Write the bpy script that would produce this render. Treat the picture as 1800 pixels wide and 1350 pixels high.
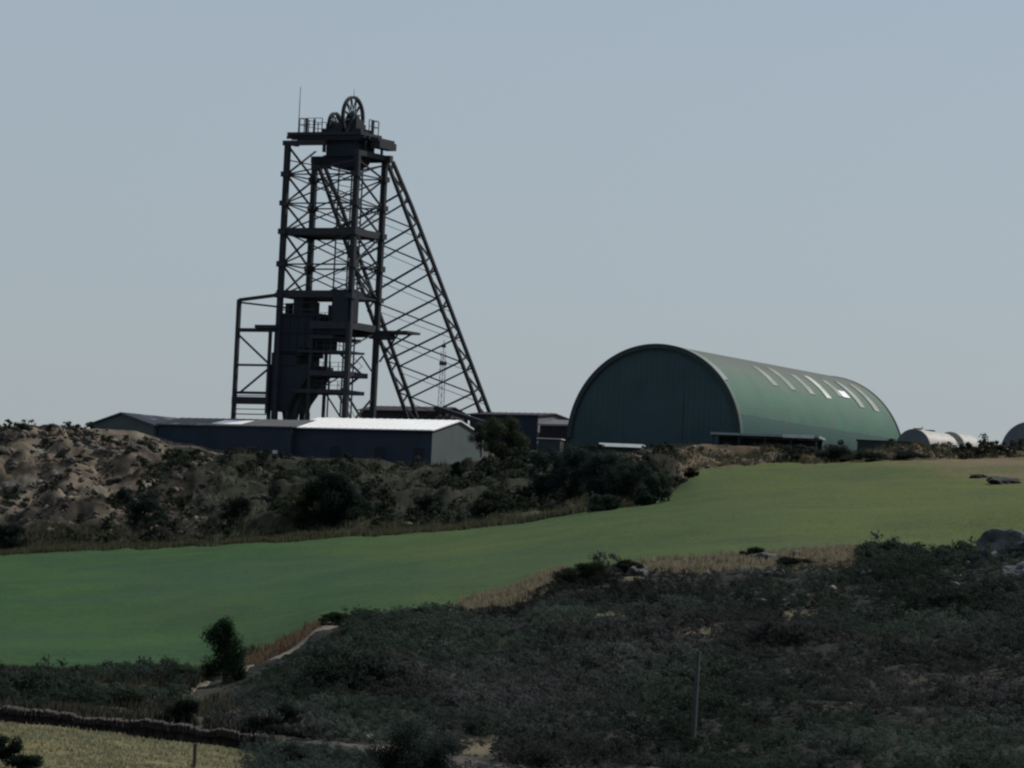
import bpy, math, random
import numpy as np
from mathutils import Vector, Matrix
random.seed(7); RNG = np.random.default_rng(7)
R = math.radians
SC = bpy.context.scene
for o in list(bpy.data.objects): bpy.data.objects.remove(o)

# ------------------------------------------------------------------ camera, sky, sun
FPX, YH, ROLL = 9000.0, 1200.0, R(2.7)
cam = bpy.data.objects.new('camera', bpy.data.cameras.new('camera')); SC.collection.objects.link(cam)
cam.data.sensor_width = 36; cam.data.lens = 36*FPX/1800; cam.data.clip_start = 1; cam.data.clip_end = 30000
PITCH = math.atan((YH-675)/FPX)
CR = Matrix.Rotation(R(90)+PITCH, 3, 'X') @ Matrix.Rotation(ROLL, 3, 'Z')
cam.matrix_world = CR.to_4x4(); SC.camera = cam
CRn = np.array(CR)
SUN_AZ, SUN_EL = 62, 46            # degrees clockwise from the view direction (+Y), height
W = bpy.data.worlds.new('World'); SC.world = W; W.use_nodes = True
nt = W.node_tree; bg = nt.nodes['Background']
sky = nt.nodes.new('ShaderNodeTexSky'); sky.sky_type = 'NISHITA'; sky.sun_disc = False
sky.sun_elevation = R(SUN_EL); sky.sun_rotation = R(SUN_AZ)
sky.air_density = 1.0; sky.dust_density = 2.0; sky.ozone_density = 5.0; sky.altitude = 100
hz = nt.nodes.new('ShaderNodeMix'); hz.data_type = 'RGBA'; hz.inputs[0].default_value = .6     # thin even haze over the clear sky
hz.inputs[7].default_value = (4.2, 4.65, 5.0, 1); nt.links.new(sky.outputs[0], hz.inputs[6]); nt.links.new(hz.outputs[2], bg.inputs[0]); bg.inputs[1].default_value = 0.1
sl = bpy.data.lights.new('sun', 'SUN'); sl.energy = 3.9; sl.angle = R(0.5); sl.color = (1, .95, .87)
so = bpy.data.objects.new('sun', sl); SC.collection.objects.link(so)
sd = Vector((math.sin(R(SUN_AZ))*math.cos(R(SUN_EL)), math.cos(R(SUN_AZ))*math.cos(R(SUN_EL)), math.sin(R(SUN_EL))))
so.rotation_euler = sd.to_track_quat('Z', 'Y').to_euler()
SC.view_settings.view_transform = 'Standard'; SC.view_settings.look = 'None'
SC.view_settings.exposure = 0.0; SC.view_settings.gamma = 1
SC.render.engine = 'CYCLES'; SC.cycles.max_bounces = 4; SC.cycles.filter_width = 2.3
SC.render.resolution_x = 1024; SC.render.resolution_y = 768

def P(px, py, D):
    return CR @ Vector(((px-900)/FPX*D, (675-py)/FPX*D, -D))
def Pn(px, py, D):
    v = np.stack([(px-900)/FPX*D, (675-py)/FPX*D, -D], -1)
    return v @ CRn.T

# ------------------------------------------------------------------ noise (numpy value noise)
_T = RNG.random((256, 256))
def vn(x, y):
    xi = np.floor(x).astype(int); yi = np.floor(y).astype(int)
    fx = x-xi; fy = y-yi; fx = fx*fx*(3-2*fx); fy = fy*fy*(3-2*fy)
    a = _T[xi % 256, yi % 256]; b = _T[(xi+1) % 256, yi % 256]
    c = _T[xi % 256, (yi+1) % 256]; d = _T[(xi+1) % 256, (yi+1) % 256]
    return (a*(1-fx)+b*fx)*(1-fy)+(c*(1-fx)+d*fx)*fy
def fbm(x, y, s, n=4):
    r = 0; a = 1; t = 0
    for i in range(n):
        r = r+a*(vn(x/s+17*i, y/s+31*i)-.5); t += a; a *= .5; s = s/2.07
    return r/t*2

# ------------------------------------------------------------------ materials
def mat(name, c1, c2=None, scale=1.0, rough=.8, bump=0, bscale=None, spec=.3, metal=0, attr=None, stretch=None, c3=None, s3=.1, extra=None, amt3=.62):
    m = bpy.data.materials.new(name); m.use_nodes = True; n = m.node_tree.nodes; l = m.node_tree.links
    b = n['Principled BSDF']; b.inputs['Roughness'].default_value = rough
    b.inputs['Specular IOR Level'].default_value = spec; b.inputs['Metallic'].default_value = metal
    tc = n.new('ShaderNodeTexCoord'); co = tc.outputs['Object']
    if stretch:
        mp = n.new('ShaderNodeMapping'); mp.inputs['Scale'].default_value = stretch
        l.new(co, mp.inputs[0]); co = mp.outputs[0]
    def noise(s, det=5):
        t = n.new('ShaderNodeTexNoise'); t.inputs['Scale'].default_value = s; t.inputs['Detail'].default_value = det
        t.inputs['Roughness'].default_value = .62; l.new(co, t.inputs['Vector']); return t.outputs['Fac']
    def ramp(f, a, z):
        r = n.new('ShaderNodeMapRange'); r.inputs[1].default_value = a; r.inputs[2].default_value = z
        l.new(f, r.inputs[0]); return r.outputs[0]
    def mix(f, A, B, mode='MIX'):
        x = n.new('ShaderNodeMix'); x.data_type = 'RGBA'; x.blend_type = mode
        if hasattr(f, 'links'): l.new(f, x.inputs[0])
        else: x.inputs[0].default_value = f
        for k, v in ((6, A), (7, B)):
            if hasattr(v, 'links'): l.new(v, x.inputs[k])
            else: x.inputs[k].default_value = (*v, 1)
        return x.outputs[2]
    out = c1
    if c2: out = mix(ramp(noise(scale), .36, .66), c1, c2)
    if c3: out = mix(ramp(noise(s3, 3), amt3-.12, amt3+.06), out, c3)
    if attr:
        a = n.new('ShaderNodeAttribute'); a.attribute_name = attr
        out = mix(1.0, out, a.outputs['Color'], 'MULTIPLY')
    if extra: out = extra(n, l, mix, ramp, noise, tc, out)
    if hasattr(out, 'links'): l.new(out, b.inputs['Base Color'])
    else: b.inputs['Base Color'].default_value = (*out, 1)
    if bump:
        bn = n.new('ShaderNodeBump'); bn.inputs['Strength'].default_value = bump; bn.inputs['Distance'].default_value = .1
        l.new(noise(bscale or scale*4), bn.inputs['Height']); l.new(bn.outputs[0], b.inputs['Normal'])
    return m

STEEL = mat('dark_steel', (.018, .024, .033), (.028, .029, .031), 1.2, .75, spec=.2)
STEEL_L = mat('brace_steel', (.024, .03, .037), (.034, .034, .033), 1.5, .75, spec=.2)
STEEL_FAR = mat('weathered_steel', (.07, .075, .08), (.05, .04, .035), 1.5, .8, spec=.2)
BINM = mat('bin_plate', (.015, .021, .03), (.02, .024, .03), .8, .85, spec=.15)
WALLD = mat('dark_sheet_wall', (.026, .036, .054), (.019, .029, .043), .5, .8, spec=.2, bump=.3, bscale=4)
WALLG = mat('grey_wall_and_sunlit_end', (.072, .096, .094), (.058, .078, .076), .5, .9, bump=.2)  # grey shed walls; also the white shed's gable, sunlight put into the colour
ROOFW = mat('white_roof_sheet', (.9, .9, .88), (.86, .86, .85), .4, .32, spec=.6)
ROOFG = mat('grey_roof_sheet', (.11, .115, .12), (.08, .082, .088), .6, .6)
ROOFD = mat('dark_roof_sheet', (.035, .04, .05), (.06, .05, .05), .8, .7)
RUST = mat('rusty_sheet', (.03, .02, .025), (.016, .014, .02), .6, .85)
TRIMW = mat('pale_metal', (.5, .53, .53), (.4, .42, .42), 1, .5)
TANKG = mat('grey_tank_sheet', (.10, .12, .14), (.075, .09, .1), 1, .55)
TANKW = mat('white_tank_sheet', (.40, .39, .35), (.26, .25, .23), 1.5, .5)
DARKBOX = mat('dark_green_sheet', (.028, .042, .042), (.02, .028, .03), 1, .8)
WOOD = mat('grey_timber', (.06, .062, .062), (.045, .044, .042), 3, .9)
ROCKM = mat('pale_rock', (.085, .09, .095), (.04, .042, .045), 1.2, .95, bump=.6)
STONEW = mat('wall_stone', (.085, .075, .075), (.03, .024, .025), 2.2, .95, bump=.8, bscale=6)
TRUNK = mat('bark', (.06, .05, .04), (.035, .03, .025), 4, .95)
LEAFD = mat('leaf_dark', (.95, .95, .95), None, attr='tint', rough=.9, spec=.05)
_n = LEAFD.node_tree.nodes; _l = LEAFD.node_tree.links; _t = _n.new('ShaderNodeBsdfTranslucent'); _m = _n.new('ShaderNodeMixShader'); _m.inputs[0].default_value = .45
_l.new(_n['Principled BSDF'].inputs['Base Color'].links[0].from_socket, _t.inputs[0]); _l.new(_n['Principled BSDF'].outputs[0], _m.inputs[1]); _l.new(_t.outputs[0], _m.inputs[2])
_l.new(_m.outputs[0], _n['Material Output'].inputs[0])

# ------------------------------------------------------------------ object helpers
def link(o): SC.collection.objects.link(o); return o
def tag(o, label=None, cat=None, group=None, kind=None):
    if label: o['label'] = label
    if cat: o['category'] = cat
    if group: o['group'] = group
    if kind: o['kind'] = kind
    return o
def thing(name, loc, label, cat, rz=0, group=None):
    o = link(bpy.data.objects.new(name, None)); o.location = loc; o.rotation_euler = (0, 0, rz)
    o.empty_display_size = .3
    return tag(o, label, cat, group)
class MB:
    def __init__(s): s.v = []; s.f = []
    def poly(s, pts, faces):
        k = len(s.v); s.v += [tuple(p) for p in pts]; s.f += [tuple(i+k for i in f) for f in faces]; return s
    def box(s, x0, x1, y0, y1, z0, z1):
        return s.poly([(x0,y0,z0),(x1,y0,z0),(x1,y1,z0),(x0,y1,z0),(x0,y0,z1),(x1,y0,z1),(x1,y1,z1),(x0,y1,z1)],
                      [(3,2,1,0),(4,5,6,7),(0,1,5,4),(1,2,6,5),(2,3,7,6),(3,0,4,7)])
    def bar(s, a, b, w, h=None):
        a = Vector(a); b = Vector(b); h = h or w; d = (b-a).normalized()
        up = Vector((0,0,1)) if abs(d.z) < .9 else Vector((0,1,0))
        x = d.cross(up).normalized()*w/2; y = x.cross(d).normalized()*h/2
        return s.poly([a-x-y, a+x-y, a+x+y, a-x+y, b-x-y, b+x-y, b+x+y, b-x+y],
                      [(3,2,1,0),(4,5,6,7),(0,1,5,4),(1,2,6,5),(2,3,7,6),(3,0,4,7)])
    def angle(s, a, b, w):        # L-section member: two thin legs, reads lighter than a solid bar
        return s.bar(a, b, w, w*.55)
    def tube(s, a, b, r0, r1=None, n=10, cap=True):
        a = Vector(a); b = Vector(b); r1 = r0 if r1 is None else r1; d = (b-a).normalized()
        up = Vector((0,0,1)) if abs(d.z) < .9 else Vector((0,1,0))
        x = d.cross(up).normalized(); y = x.cross(d).normalized(); pts = []
        for c, r in ((a, r0), (b, r1)):
            for i in range(n):
                t = 2*math.pi*i/n; pts.append(c+(x*math.cos(t)+y*math.sin(t))*r)
        fs = [(i, (i+1) % n, n+(i+1) % n, n+i) for i in range(n)]
        if cap: fs += [tuple(range(n))[::-1], tuple(range(n, 2*n))]
        return s.poly(pts, fs)
    def prism(s, prof, x0, x1, axis='x'):   # closed profile extruded
        n = len(prof)
        mk = (lambda t, p: (t, p[0], p[1])) if axis == 'x' else (lambda t, p: (p[0], t, p[1]))
        pts = [mk(x0, p) for p in prof]+[mk(x1, p) for p in prof]
        fs = [(i, (i+1) % n, n+(i+1) % n, n+i) for i in range(n)]+[tuple(range(n))[::-1], tuple(range(n, 2*n))]
        return s.poly(pts, fs)
    def build(s, name, m, parent=None, smooth=False):
        me = bpy.data.meshes.new(name); me.from_pydata(s.v, [], s.f)
        import bmesh
        b = bmesh.new(); b.from_mesh(me); bmesh.ops.recalc_face_normals(b, faces=b.faces); b.to_mesh(me); b.free()
        me.materials.append(m)
        if smooth: me.polygons.foreach_set('use_smooth', [True]*len(me.polygons))
        o = link(bpy.data.objects.new(name, me)); o.parent = parent
        return o
def npmesh(name, V, F, m, col=None, smooth=False, parent=None):
    V = np.asarray(V, dtype=np.float32); F = np.asarray(F, dtype=np.int32); k = F.shape[1]
    me = bpy.data.meshes.new(name); me.vertices.add(len(V)); me.vertices.foreach_set('co', V.ravel())
    me.loops.add(F.size); me.loops.foreach_set('vertex_index', F.ravel())
    me.polygons.add(len(F)); me.polygons.foreach_set('loop_start', np.arange(len(F), dtype=np.int32)*k)
    me.update(calc_edges=True)
    if smooth: me.polygons.foreach_set('use_smooth', np.ones(len(F), dtype=bool))
    if col is not None:
        a = me.attributes.new('tint', 'FLOAT_COLOR', 'POINT')
        c = np.ones((len(V), 4), dtype=np.float32); c[:, :3] = col; a.data.foreach_set('color', c.ravel())
    me.materials.append(m); me.validate()
    o = link(bpy.data.objects.new(name, me)); o.parent = parent
    return o

# ------------------------------------------------------------------ terrain: profile curves across the hillside (far edge of each band)
def cur(*p):
    xs = np.array([q[0] for q in p], float); ys = np.array([q[1] for q in p], float)
    def f(x):
        x = np.asarray(x, float); return sum(np.interp(x+k, xs, ys) for k in (-14, -7, 0, 7, 14))/5
    return f
def curd(*p, w=60):
    xs = np.array([q[0] for q in p], float); ys = np.array([q[1] for q in p], float)
    return lambda x: sum(np.interp(np.asarray(x, float)+k*w/4, xs, ys) for k in range(-4, 5))/9
ZP = P(1150, 786, 600).z                       # level of the mine yard
K = {}
K['a'] = (cur((0,1500),(1800,1520)), cur((0,150),(1800,150)))
K['b'] = (cur((0,1266),(150,1283),(300,1303),(400,1317),(650,1345),(900,1385),(1800,1410)), cur((0,228),(1800,228)))
K['c'] = (cur((0,1247),(100,1255),(200,1264),(350,1279),(450,1287),(550,1296),(650,1308),(900,1345),(1800,1375)), cur((0,230),(1800,230)))
K['d'] = (cur((0,1188),(240,1190),(350,1190),(440,1158),(520,1122),(560,1092),(640,1076),(800,1068),(900,1050),(980,1008),(1060,995),(1150,985),
              (1300,972),(1500,964),(1620,970),(1700,968),(1750,950),(1800,935),(2100,900)), curd((0,300),(500,312),(900,335),(1800,348), w=160))
K['e'] = (cur((-600,990),(0,972),(150,962),(300,960),(450,950),(640,938),(800,930),(900,918),(1000,902),(1100,893),(1160,882),(1190,858),(1220,826),(1300,818),
              (1500,812),(1620,808),(1800,806),(2100,806)), curd((0,520),(500,505),(900,495),(1150,497),(1170,510),(1190,537),(1225,560),(1800,566), w=22))
K['f'] = (cur((-600,760),(0,752),(50,749),(150,752),(230,757),(270,766),(300,783),(400,799),(520,804),(660,807),(700,820),(760,824),(840,812),(900,800),(950,795),
              (1100,793),(1180,788),(1230,782),(1300,783),(1400,792),(1500,798),(1640,799),(1720,795),(1800,793),(2100,790)), cur((0,566),(700,570),(1200,578),(1800,580)))
def curve_pts(k, x):
    f, g = K[k]; return Pn(x, f(x), g(x))
NX = 860; XS = np.linspace(-800, 2600, NX)
AMP = {'a': .3, 'b': .12, 'c': .25, 'd': .25, 'e': .3, 'f': .35}
def disp(X, Y, kind):
    if kind == 'scrub': return fbm(X, Y, 9, 5)*1.4
    if kind == 'bank':
        wx = X+2.5*fbm(X+70, Y, 5, 3); wy = Y+3*fbm(X, Y+90, 6, 3)
        return fbm(wx, wy, 11, 6)*2.6+fbm(wx, wy, 3.1, 5)*1.3-np.abs(fbm(wx+50, wy*.5, 8, 4))*1.6+np.maximum(fbm(wx, wy, 1.7, 3), 0)*.8
    if kind == 'field': return fbm(X, Y, 40, 3)*1.1
    return fbm(X, Y, 6, 4)*.5
def band_pt(k0, k1, kind, x, t, bulge=0):
    x = np.asarray(x, float); t = np.asarray(t, float)
    A = curve_pts(k0, x); B = curve_pts(k1, x)
    p = A+(B-A)*t[..., None]
    if kind == 'field':        # the field itself is one smooth surface; only its margins follow the ragged edge
        def soft(k):
            f, g = K[k]; o = range(-240, 241, 60); return Pn(x, sum(f(x+q) for q in o)/9, sum(g(x+q) for q in o)/9)
        As = soft(k0); Bs = soft(k1); T_ = t[..., None]
        p = As+(Bs-As)*T_+(A-As)*np.exp(-T_/.14)*(1-T_)+(B-Bs)*np.exp(-(1-T_)/.14)*T_
    env = np.clip(np.minimum(t*8, (1-t)*(8 if kind != 'scrub' else 3.5)), 0, 1)
    base = AMP[k0]*(1-t)+AMP[k1]*t
    p[..., 2] += bulge*np.sin(t*np.pi)+env*disp(p[..., 0], p[..., 1], kind)+fbm(p[..., 0], p[..., 1], 2.2, 4)*base*(1 if kind != 'field' else .25+.75*(1-env))
    return p
def band(name, k0, k1, kind, rows, m, bulge=0, colf=None, tp=1.0):
    t = np.linspace(0, 1, rows)**tp; G, T = np.meshgrid(XS, t)
    p = band_pt(k0, k1, kind, G, T, bulge).reshape(-1, 3)
    i = np.arange((rows-1)*(NX-1)); r = i//(NX-1); c = i % (NX-1); q = r*NX+c
    F = np.stack([q, q+1, q+NX+1, q+NX], -1)
    col = colf(G.ravel(), T.ravel(), p) if colf else None
    return tag(npmesh(name, p, F, m, col, smooth=True), kind='structure')

def field_extra(n, l, mix, ramp, noise, tc, out):
    sx = n.new('ShaderNodeSeparateXYZ'); l.new(tc.outputs['Object'], sx.inputs[0])
    nz = noise(.05, 3)
    ad = n.new('ShaderNodeMath'); ad.operation = 'MULTIPLY_ADD'; l.new(nz, ad.inputs[0]); ad.inputs[1].default_value = 60; l.new(sx.outputs[0], ad.inputs[2])
    f = ramp(ad.outputs[0], 12, 78)
    o2 = mix(f, out, (.088, .104, .031))
    ad2 = n.new('ShaderNodeMath'); ad2.operation = 'MULTIPLY_ADD'; l.new(noise(.12, 4), ad2.inputs[0]); ad2.inputs[1].default_value = 34; l.new(sx.outputs[0], ad2.inputs[2])
    ad3 = n.new('ShaderNodeMath'); ad3.operation = 'MULTIPLY_ADD'; l.new(sx.outputs[1], ad3.inputs[0]); ad3.inputs[1].default_value = .18; l.new(ad2.outputs[0], ad3.inputs[2])
    o3 = mix(ramp(ad3.outputs[0], 151, 164), o2, (.15, .115, .07))
    o4 = mix(ramp(noise(1.6, 6), .3, .75), o3, (.55, .6, .5), 'MULTIPLY'); o3 = mix(.55, o3, o4)
    o5 = mix(ramp(noise(.35, 5), .57, .72), o3, (.10, .095, .045)); o3 = mix(.15, o3, o5); o3 = mix(ramp(noise(.075, 6), .52, .64), o3, mix(.35, o3, (.030, .052, .026))); return mix(ramp(noise(3.5, 5), .42, .68), o3, mix(.5, o3, (.30, .34, .26), 'MULTIPLY'))
FIELD = mat('field_grass', (.023, .062, .021), (.039, .086, .024), .10, .95, spec=.1, bump=.6, bscale=3, c3=(.026, .066, .030), s3=.035, extra=field_extra, stretch=(1, .45, 1))
SCRUBG = mat('scrub_ground', (.020, .023, .023), (.030, .029, .026), .5, .95, spec=.05, bump=.8, bscale=2, attr='tint')
BANKM = mat('bank_earth', (.045, .044, .036), (.022, .024, .022), .6, .97, spec=.05, bump=.9, bscale=1.8, attr='tint')
DRYF = mat('dry_grass_field', (.15, .13, .062), (.12, .105, .052), .25, .95, spec=.05, bump=.5, bscale=3, c3=(.10, .10, .045), s3=.12, attr='tint')
YARD = mat('yard_gravel', (.07, .066, .058), (.055, .052, .045), .3, .97, spec=.05)

def sm(a, b, x): t = np.clip((x-a)/(b-a), 0, 1); return t*t*(3-2*t)
PATCH = ((1230,1107,38,9),(1400,1080,40,7),(1070,1082,40,5),(838,1312,44,17),(600,1338,42,10),(700,1310,60,4),(480,1242,16,5),(1110,1010,22,12))
def col_near(G, T, p):
    c = np.ones((len(G), 3)); k = sm(400, 470, G+60*fbm(p[:,0], p[:,1], 5, 3))
    return c*(1-k)[:, None]+np.array([.25, .24, .3])*k[:, None]
def col_scrub(G, T, p):
    c = np.ones((len(G), 3)); n = fbm(p[:,0], p[:,1], 7, 4)
    k = sm(.25, .5, n)[:, None]*.7; c = c*(1-k)+np.array([1.7, 1.6, 1.3])*k
    w = sm(420, 330, G)*1.0                                   # brown weedy strip left
    c = c*(1-w[:, None])+np.array([1.9, 1.7, 1.4])*w[:, None]
    # dry grass margins below the field
    e = sm(.87, .93, T+.04*n)*(sm(400, 430, G)*sm(560, 520, G)+sm(800, 850, G)*sm(985, 960, G)+sm(1130, 1160, G)*sm(1520, 1450, G))
    e = np.clip(e, 0, 1)[:, None]; c = c*(1-e)+np.array([3.3, 2.8, 2.0])*e
    v = p @ CRn; PY = 675+v[:, 1]/v[:, 2]*FPX
    for (x, y, rx, ry) in PATCH:
        g = np.exp(-((G-x+8*n)/rx)**4-((PY-y+6*n)/ry)**4)[:, None]; c = c*(1-g)+np.array([4.2, 3.6, 2.6])*g
    return c
def col_bank(G, T, p):
    c = np.ones((len(G), 3))*.8; n = fbm(p[:,0], p[:,1], 5, 5)
    c = c*(1+1.2*n)[:, None]; dk = sm(.12, .38, fbm(p[:,0]*.8+31, p[:,1]*.4, 3.4, 4))[:, None]*.55; c = c*(1-dk)
    rk = sm(330, 230, G+70*n)*sm(.08, .3, T+.2*n); c = c*(1-rk[:, None])+np.array([2.9, 2.4, 2.2])*rk[:, None]*np.clip(1+1.5*fbm(p[:,0]+9, p[:,1]*.7, 2.6, 5)-.5*dk[:,0], .25, 2)[:, None]
    gr = (sm(330, 400, G)*sm(1180, 1100, G))[:, None]*.5; c = c*(1-gr)+np.array([.75, .85, .7])*gr*(1+n)[:, None]
    tn = sm(1180, 1215, G)*(1-.35*sm(1480, 1560, G)*sm(1640, 1600, G)); c = c*(1-tn[:, None])+np.array([3.0, 2.35, 1.9])*tn[:, None]*(1+.45*n)[:, None]
    lw = sm(.16, .04, T)*sm(1200, 1150, G); c = c*(1-lw[:, None])+np.array([1.3, 1.3, 1.0])*lw[:, None]
    return np.clip(c, .15, 4)
band('near_dry_field', 'a', 'b', 'near', 60, DRYF, colf=col_near)
band('track_verge', 'b', 'c', 'near', 5, mat('verge_earth', (.10, .09, .082), (.06, .054, .05), .9, .95, spec=.05, bump=.5))
band('scrub_slope_ground', 'c', 'd', 'scrub', 190, SCRUBG, colf=col_scrub)
band('grass_field', 'd', 'e', 'field', 140, FIELD)
band('mine_bank', 'e', 'f', 'bank', 90, BANKM, bulge=.8, colf=col_bank)
# yard behind the crest, then the land beyond to the horizon
def sheet(name, rows, m):
    V = np.concatenate(rows); n = len(rows[0]); F = []
    for r in range(len(rows)-1):
        q = np.arange(n-1)+r*n; F.append(np.stack([q, q+1, q+n+1, q+n], -1))
    return tag(npmesh(name, V, np.concatenate(F), m, smooth=True), kind='structure')
cr = band_pt('e', 'f', 'bank', XS, np.ones(NX), .8)
def yrow(D, z=None, mixv=1):
    q = cr*(D/(K['f'][1](XS)))[:, None]; q[:, 2] = cr[:, 2]*(1-mixv)+(ZP if z is None else z)*mixv; return q
sheet('mine_yard', [cr, yrow(585, None, .1), yrow(600, None, .6), yrow(640), yrow(800)], YARD)
sheet('far_ground', [yrow(800), yrow(950, 18), yrow(1500, -8), yrow(4000, -20), yrow(14000, -40)], YARD)
na = curve_pts('a', XS); g0 = na.copy()
def nrow(y, z, s):
    q = na.copy(); q[:, 1] = y; q[:, 0] = XS*s-900*s; q[:, 2] = z; return q
na2 = band_pt('a', 'b', 'near', XS, np.zeros(NX))
sheet('near_ground', [nrow(-200, -3, .6), nrow(-5, -1.8, .3), nrow(60, -5, .2), nrow(110, -9, .05)*np.array([1,1,1]), na2], SCRUBG)

def snap(px, py, D):
    for k0, k1, kind, bu in (('a','b','near',0), ('c','d','scrub',0), ('d','e','field',0), ('e','f','bank',.8)):
        t = np.linspace(0, 1, 160); q = band_pt(k0, k1, kind, np.full(160, float(px)), t, bu) @ CRn
        yy = 675-q[:, 1]/-q[:, 2]*FPX; xx_ = 900+q[:, 0]/-q[:, 2]*FPX; h = np.nonzero(yy <= py)[0]
        if len(h):
            i = int(h[0]); tt = t[i] if i == 0 else t[i-1]+(t[i]-t[i-1])*(yy[i-1]-py)/max(1e-6, yy[i-1]-yy[i])
            return Vector(band_pt(k0, k1, kind, np.array([float(px)]), np.array([tt]), bu)[0])
    return P(px, py, D)

# ------------------------------------------------------------------ the mine headframe
YAW = R(-29)                                  # site grid: u = right and toward us, v = away and right
def UV(u, v): return Vector((u*math.cos(YAW)-v*math.sin(YAW), u*math.sin(YAW)+v*math.cos(YAW), 0))
A0 = P(481, 757, 606); A0.z = P(481, 757, 606).z
HF = thing('mine_headframe', A0, 'tall dark steel lattice mine headframe with winding wheels on top and sloping back legs', 'headframe', YAW)
w, d = 9.7, 6.4
TOP = 33.6; LV = [33.3, 29.9, 26.5, 23.2, 19.7, 16.3]
cols = {'A': (0, 0), 'B': (0, d), 'C': (w, 0), 'D': (w, d)}
for k, (u, v) in cols.items():
    tp = TOP if k == 'A' else 32.6
    b = MB(); 
    b.box(u-.32, u+.32, v-.04, v+.04, -3, tp); b.box(u-.32, u-.26, v-.26, v+.26, -3, tp); b.box(u+.26, u+.32, v-.26, v+.26, -3, tp)
    b.box(u-.2, u+.2, v-.2, v+.2, -3, tp-.1)
    for h in LV[1:]: b.box(u-.5, u+.5, v-.5, v+.5, h-.3, h+.3)
    b.build('column', STEEL, HF)
faces = [('A', 'B'), ('A', 'C'), ('B', 'D'), ('C', 'D')]
for (p, q) in faces:
    b = MB(); a = Vector((*cols[p], 0)); c = Vector((*cols[q], 0)); lv = LV[:]
    for i in range(len(lv)-1):
        z1, z0 = lv[i], lv[i+1]
        if i == 0 and p+q != 'AB': z1 = 31.6
        wd = .25 if p+q in ('AB', 'CD') else .2
        if p+q in ('AC', 'BD'):               # wide faces: diamond of four struts over each panel
            mid = (a+c)/2
            b.bar(a+Vector((0,0,z1)), c+Vector((0,0,z0)), wd, .13); b.bar(a+Vector((0,0,z0)), c+Vector((0,0,z1)), wd, .13)
        else:
            b.bar(a+Vector((0,0,z1)), c+Vector((0,0,z0)), wd, .14); b.bar(a+Vector((0,0,z0)), c+Vector((0,0,z1)), wd, .14)
        b.bar(a+Vector((0,0,z0)), c+Vector((0,0,z0)), .14, .16)
    b.build('bracing', STEEL_L, HF)
# inner skip guides and ladder way inside the tower
b = MB()
for (u, v) in ((6.3, 1.6), (6.3, 4.6), (8.6, 3.2)):
    b.box(u-.07, u+.07, v-.07, v+.07, 0, 32)
for i in range(18):
    h = 15.5+i*.95
    if h < 31: b.bar((6.3, 1.6, h), (6.3, 4.6, h), .07); 
for i in range(7): 
    h = 16.5+i*2.2; b.bar((6.3,1.6,h), (8.6,3.2,h+1.4), .09); b.bar((8.6,3.2,h+1.4), (6.3,4.6,h+2.2), .09)
b.build('skip_guides', STEEL_L, HF)
# girders
def frame(h, t, us=(0, w), vs=(0, d), wd=.35):
    b = MB(); u0, u1 = us; v0, v1 = vs
    b.box(u0-.3, u1+.3, v0-wd/2, v0+wd/2, h-t, h); b.box(u0-.3, u1+.3, v1-wd/2, v1+wd/2, h-t, h)
    b.box(u0-wd/2-.003, u0+wd/2, v0, v1, h-t+.01, h-.01); b.box(u1-wd/2, u1+wd/2+.003, v0, v1, h-t+.01, h-.01)
    return b
g = MB()
g.box(-.6, 5.2, -.25, .25, 33.3, 33.85); g.box(-.25, .25, 0, 2.2, 33.4, 33.8)
g.box(-.4, w+.9, d-.35, d+.35, 31.9, 32.7); g.box(-.35, 2.2, d-.32, d+.32, 31.3, 31.9); g.box(w-.3, w+.3, -.3, d, 32.1, 32.7)
g.build('top_girder', STEEL, HF)
g = frame(23.6, .75); g.box(0, w*.72, .3, d-.3, 23.1, 23.2); g.build('middle_girder', STEEL, HF)
g = frame(16.9, .8, (-.2, w-.5)); g.box(0, w-1, .3, d-.3, 16.3, 16.42)
g.build('middle_girder', STEEL, HF)
# sheave deck
g = MB()
g.box(-.6, 9.6, .7, 5.6, 34.55, 34.9); g.box(3.6, 9.0, 1.6, 4.4, 34.9, 35.35); g.box(.6, 9.0, 1.2, 5.0, 34.0, 34.5)
for v in (1.2, 2.3, 3.6, 4.8): g.box(-.9, 9.9, v-.12, v+.12, 34.2, 34.56)
g.box(8.4, 10.8, 2.8, 6.6, 34.05, 34.4); g.box(9.6, 10.9, 3.0, 6.9, 33.3, 34.1)
g.box(9.2, 9.45, 2.2, 2.45, 32.6, 34.0); g.box(9.7, 9.95, 5.2, 5.45, 32.6, 34.0); g.box(4.2, 4.5, 1.0, 1.3, 32.6, 34.0)
g.build('sheave_deck', STEEL, HF)
g = MB()
g.box(4.3, 8.6, 1.7, 4.8, 31.9, 34.0); g.box(4.6, 8.9, 1.2, 5.2, 32.1, 33.5); g.prism([(3.9, 32.3), (9.2, 32.3), (8.4, 31.2), (6.6, 30.6), (5.4, 30.9)], 1.6, 4.6, 'y')
g.bar((3.6, 3, 32.4), (5.2, 3, 31.5), .5, .3); g.bar((9.9, 3, 32.6), (8.2, 3, 31.6), .5, .3)
g.build('skip_catch_housing', BINM, HF)
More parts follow.
